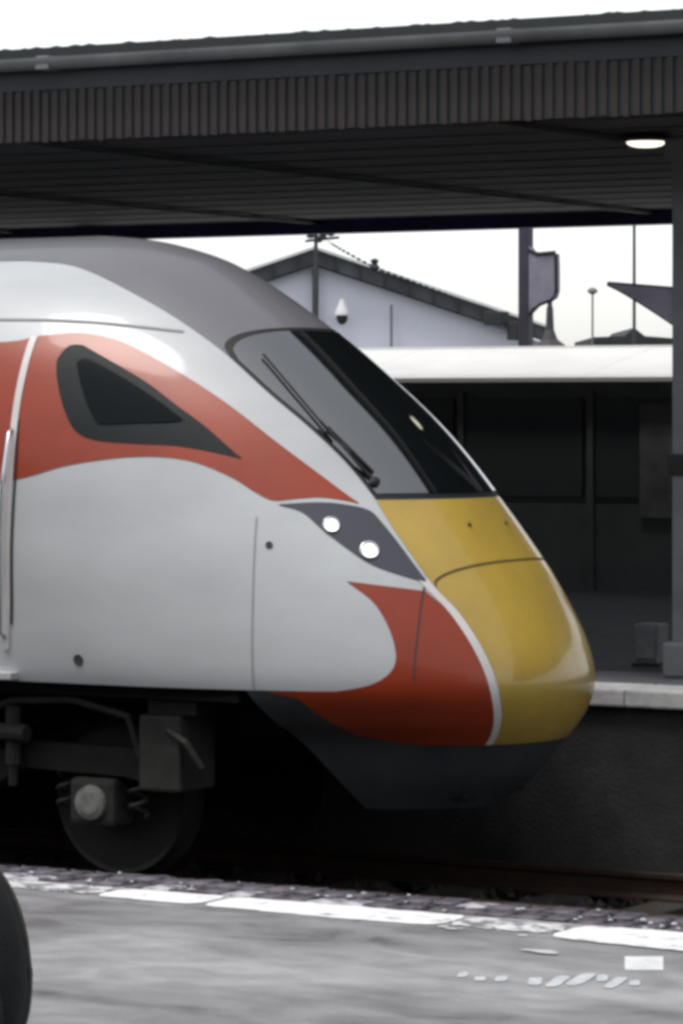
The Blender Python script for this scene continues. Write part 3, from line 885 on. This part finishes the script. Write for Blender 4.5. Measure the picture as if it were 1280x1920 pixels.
# low dark shed far away
D2 = 110.0
shd = empty('distant_shed', (-47, 100, -.75), 'low dark roofed shed far behind the shelter at the right', 'shed')
a = at(1112, 655, D2); b_ = at(1262, 655, D2)
zt = at(1188, 636, D2).z
ring = [at(1112, 632, D2), at(1170, 630, D2), at(1188, 614, D2), at(1208, 630, D2), at(1262, 634, D2)]
MB().prism([base(a), base(b_), b_, a], CA * 9).build('shed_wall', 'gable', shd)
MB().prism([a] + ring + [b_], CA * 9).build('shed_roof', 'slate', shd)
for px, y0, d, r, lab in ((1188, 395, 108.5, .055, 'tall thin lamp post rising over the distant shed'),
                          (1110, 552, 104.0, .035, 'short thin grey post left of the distant shed'),
                          (1030, 560, 70.0, .06, 'dark post with curved foot beside the rear canopy column')):
    q = at(px, 700, d)
    t = empty('lamp_post', (q.x, q.y, -.75), lab, 'post')
    topz = at(px, y0, d).z
    MB().tube([(q.x, q.y, -.75), (q.x, q.y, .6), (q.x, q.y, topz)], [r * 1.5, r * 1.1, r * .8], 10).build('post', 'pole' if px != 1110 else 'column', t)
    if px == 1188:
        MB().tube([(q.x, q.y, topz), (q.x + .5, q.y + .3, topz + .2), (q.x + 1.1, q.y + .6, topz + .22)], .04, 8).build('lamp_arm', 'pole', t)
        MB().lathe((q.x + 1.2, q.y + .66, topz + .24), (0, 0, -1), [(0, .05), (.08, .2), (.16, .18)], 14).build('lamp_head', 'slate', t)
    if px == 1110:
        MB().lathe((q.x, q.y, topz), (0, 0, 1), [(0, .05), (.08, .16), (.16, .12), (.2, .03)], 12).build('lamp_head', 'column', t)
    if px == 1030:
        MB().lathe((q.x, q.y, at(px, 652, d).z - .0), (0, 0, 1), [(0, .36), (.06, .30), (.16, .16), (.35, .085), (.8, .065)], 14).build('flared_foot', 'pole', t)
        MB().lathe((q.x, q.y, topz), (0, 0, 1), [(0, .07), (.05, .1), (.1, .03)], 12).build('cap', 'pole', t)

# ================================================================== NEAR PLATFORM DETAILS
def paint_patch(name, pts_lo, pts_hi, x0, x1, seed, m='paint', z=NP_Z + .005, rag=.02):
    """a strip of paint with ragged worn edges: lists of (x, y) for its two sides"""
    n = max(6, int((x1 - x0) / .018))
    vs_, fs_ = [], []
    for i in range(n + 1):
        x = x0 + (x1 - x0) * i / n
        e = min(1, (min(i, n - i) + .6) / 2.2)
        a = ip(x, pts_lo) + rag * noise.noise(Vector((x * 16, seed, 0))) + rag * .6 * noise.noise(Vector((x * 45, seed, 3)))
        b = ip(x, pts_hi) + rag * 1.3 * noise.noise(Vector((x * 18, seed, 7))) + rag * .8 * noise.noise(Vector((x * 50, seed, 9)))
        mid = (a + b) / 2; hw = max(.004, (b - a) / 2) * (e ** .5 if e > 0 else .05)
        vs_ += [(x, mid - hw, z), (x, mid + hw, z)]
    for i in range(n):
        fs_.append((2 * i, 2 * i + 2, 2 * i + 3, 2 * i + 1))
    return poly(name, vs_, fs_, m, None)
LOW = [(-9.5, 10.37), (-7.1, 10.39), (-6.6, 10.37), (-5.97, 10.33), (-5.6, 10.35), (-5.3, 10.34), (-5.09, 10.29), (-4.7, 10.25), (-2, 10.25)]
HIGH = [(-9.5, 10.60), (-7.1, 10.60), (-6.1, 10.615), (-5.7, 10.60), (-5.4, 10.58), (-5.0, 10.61), (-4.8, 10.62), (-2, 10.62)]
segs = [(-9.4, -7.02, 'thin worn length of white edge line beside the dark bag'),
        (-7.00, -6.57, 'short length of white edge line right of the dark bag'),
        (-6.55, -5.62, 'longest bright length of white edge line, centre of the platform edge'),
        (-5.60, -5.22, 'faded narrow length of white edge line below the nose skirt'),
        (-5.20, -2.4, 'bright wide white edge line at the right end of the platform edge')]
for i, (a, b, lab) in enumerate(segs):
    lo_, hi_ = LOW, HIGH
    if i in (0, 3):
        lo_ = [(x, y + .03) for x, y in LOW]; hi_ = [(x, y - .01) for x, y in HIGH]
    tag(paint_patch('edge_line', lo_, hi_, a, b, i * 3.3, 'paint' if i not in (0, 3) else 'paint_old', rag=.010), lab, 'edge line', 'painted white edge line')
# crumbs of worn paint in the gaps
def crumbs(name, spots, label, m='paint'):
    vs_, fs_ = [], []
    for (x, y, r) in spots:
        b = len(vs_); n = 8
        vs_.append((x, y, NP_Z + .0055))
        for k in range(n):
            th = 2 * math.pi * k / n; q = r * random.uniform(.45, 1.2)
            vs_.append((x + q * math.cos(th) * 1.3, y + q * math.sin(th) * .8, NP_Z + .0055))
        fs_ += [(b, b + 1 + k, b + 1 + (k + 1) % n) for k in range(n)]
    return tag(poly(name, vs_, fs_, m), label, 'paint flakes', kind='stuff')
sp = [(random.uniform(-7.6, -7.0), random.gauss(10.50, .05), random.uniform(.005, .016)) for _ in range(40)]
sp += [(random.uniform(-5.62, -5.15), random.gauss(10.42, .045), random.uniform(.005, .018)) for _ in range(30)]
crumbs('paint_flakes', sp, 'flakes of worn white paint in the gaps of the edge line')
# loose pale chips lying on the brick edge
def chips():
    vs_, fs_ = [], []
    for _ in range(70):
        x = random.uniform(-8.2, -4); y = random.choice([random.gauss(10.72, .05), random.uniform(10.65, 10.93)])
        r = random.uniform(.005, .016); b = len(vs_); z = NP_Z + .012
        for p in [(1, 0, 0), (-1, 0, 0), (0, 1, 0), (0, -1, 0), (0, 0, 1)]:
            vs_.append((x + p[0] * r * random.uniform(.6, 1.4), y + p[1] * r * random.uniform(.6, 1.4), z + p[2] * r * random.uniform(.2, .6) - .004))
        fs_ += [tuple(b + k for k in f) for f in [(0, 2, 4), (2, 1, 4), (1, 3, 4), (3, 0, 4)]]
    return tag(poly('stone_chips', vs_, fs_, 'paint_worn'), 'pale loose chips scattered on the brick platform edge', 'chips', kind='stuff')
chips()
# worn painted lettering and the white block behind it
let = empty('platform_lettering', (-4.8, 9.5, NP_Z), 'row of worn illegible white painted letters on the platform at the right', 'lettering')
for (x, y, w, h, sl) in ((-5.065, 9.50, .035, .05, .3), (-4.985, 9.46, .04, .04, .1), (-4.93, 9.49, .045, .05, .3), (-4.822, 9.50, .05, .07, .2), (-4.763, 9.53, .055, .10, .6),
                         (-4.72, 9.60, .065, .11, .7), (-4.675, 9.65, .04, .06, .2), (-4.606, 9.60, .05, .10, .6), (-4.554, 9.62, .04, .05, .2)):
    n = 14; pts = []
    for k in range(n):
        th = 2 * math.pi * k / n
        ex = w * .42 * math.copysign(abs(math.cos(th)) ** .6, math.cos(th)); ey = h * 1.15 * math.copysign(abs(math.sin(th)) ** .6, math.sin(th))
        j = 1 + random.uniform(-.07, .07)
        u, v = (ex + ey * sl * .42) * j, ey * j
        pts.append((x + u * CR.x + v * CA.x * .9, y + u * CR.y + v * CA.y * .9, NP_Z + .0025))
    poly('letter', pts, [tuple(range(n))], 'paint_worn', let)
wb = [(-4.797, 10.062), (-4.694, 10.122), (-4.582, 9.882), (-4.683, 9.823)]
n = len(wb)
pb = MB().prism([(p[0], p[1], NP_Z + .001) for p in wb], (0, 0, .002))
o = pb.build('painted_block', 'paint_block'); tag(o, 'small clean white painted block above the worn lettering', 'marking')
tag(paint_patch('faded_dash', [(-5.14, 10.0), (-5.0, 9.99)], [(-5.14, 10.045), (-5.0, 10.035)], -5.14, -5.0, 5.5, 'paint_worn'), 'faint faded white dash on the platform left of the white block', 'marking')

# dark bag cut off by the left edge
bx, by = -5.542, 7.584
bag = empty('luggage_bag', (bx, by, NP_Z), 'dark rounded bag standing on the platform, cut off by the left edge', 'bag')
def blob(cx, cy, cz, rx, ry, rz, e, name, m, parent, n=22, k=30, taper=.25):
    rows = []
    for j in range(n + 1):
        ph = -math.pi / 2 + math.pi * j / n
        cz_ = math.copysign(abs(math.sin(ph)) ** e, math.sin(ph)); cr = abs(math.cos(ph)) ** e
        row = []
        for i in range(k + 1):
            th = 2 * math.pi * i / k
            a_ = math.copysign(abs(math.cos(th)) ** e, math.cos(th)); b_ = math.copysign(abs(math.sin(th)) ** e, math.sin(th))
            tp = 1 - taper * max(0, (cz_ + .2)) ** 1.5
            w = 1 + .03 * noise.noise(Vector((a_ * 2, b_ * 2, cz_ * 3)))
            row.append(Vector((cx, cy, cz)) + CR * (a_ * rx * cr * tp * w) + CA * (b_ * ry * cr * tp * w) + Vector((0, 0, cz_ * rz)))
        rows.append(row)
    return gridmesh(name, rows, m, parent)
blob(bx, by, NP_Z + .272, .195, .13, .27, .62, 'bag_body', 'bag', bag)
q = Vector((bx, by, NP_Z + .17)) - CA * .12
blob(q.x, q.y, q.z, .14, .05, .13, .6, 'front_pocket', 'bag', bag)
q = Vector((bx, by, NP_Z + .53))
MB().tube([q - CR * .06, q - CR * .05 + Vector((0, 0, .05)), q + CR * .05 + Vector((0, 0, .05)), q + CR * .06], .011, 8).build('carry_handle', 'bag', bag, True)
sp_ = lambda v: math.copysign(abs(v) ** .62, v)
arc = [Vector((bx, by, NP_Z + .272)) + CR * (.198 * math.cos(t) ** .62 * (1 - .25 * max(0, sp_(math.sin(t)) + .2) ** 1.5)) + Vector((0, 0, .27 * sp_(math.sin(t)))) for t in np.linspace(-1.5, 1.5, 30)]
MB().tube(arc, .007, 6).build('edge_halo', 'bag_halo', bag, True)  # light halo along the bag's edge, made as a pale tube
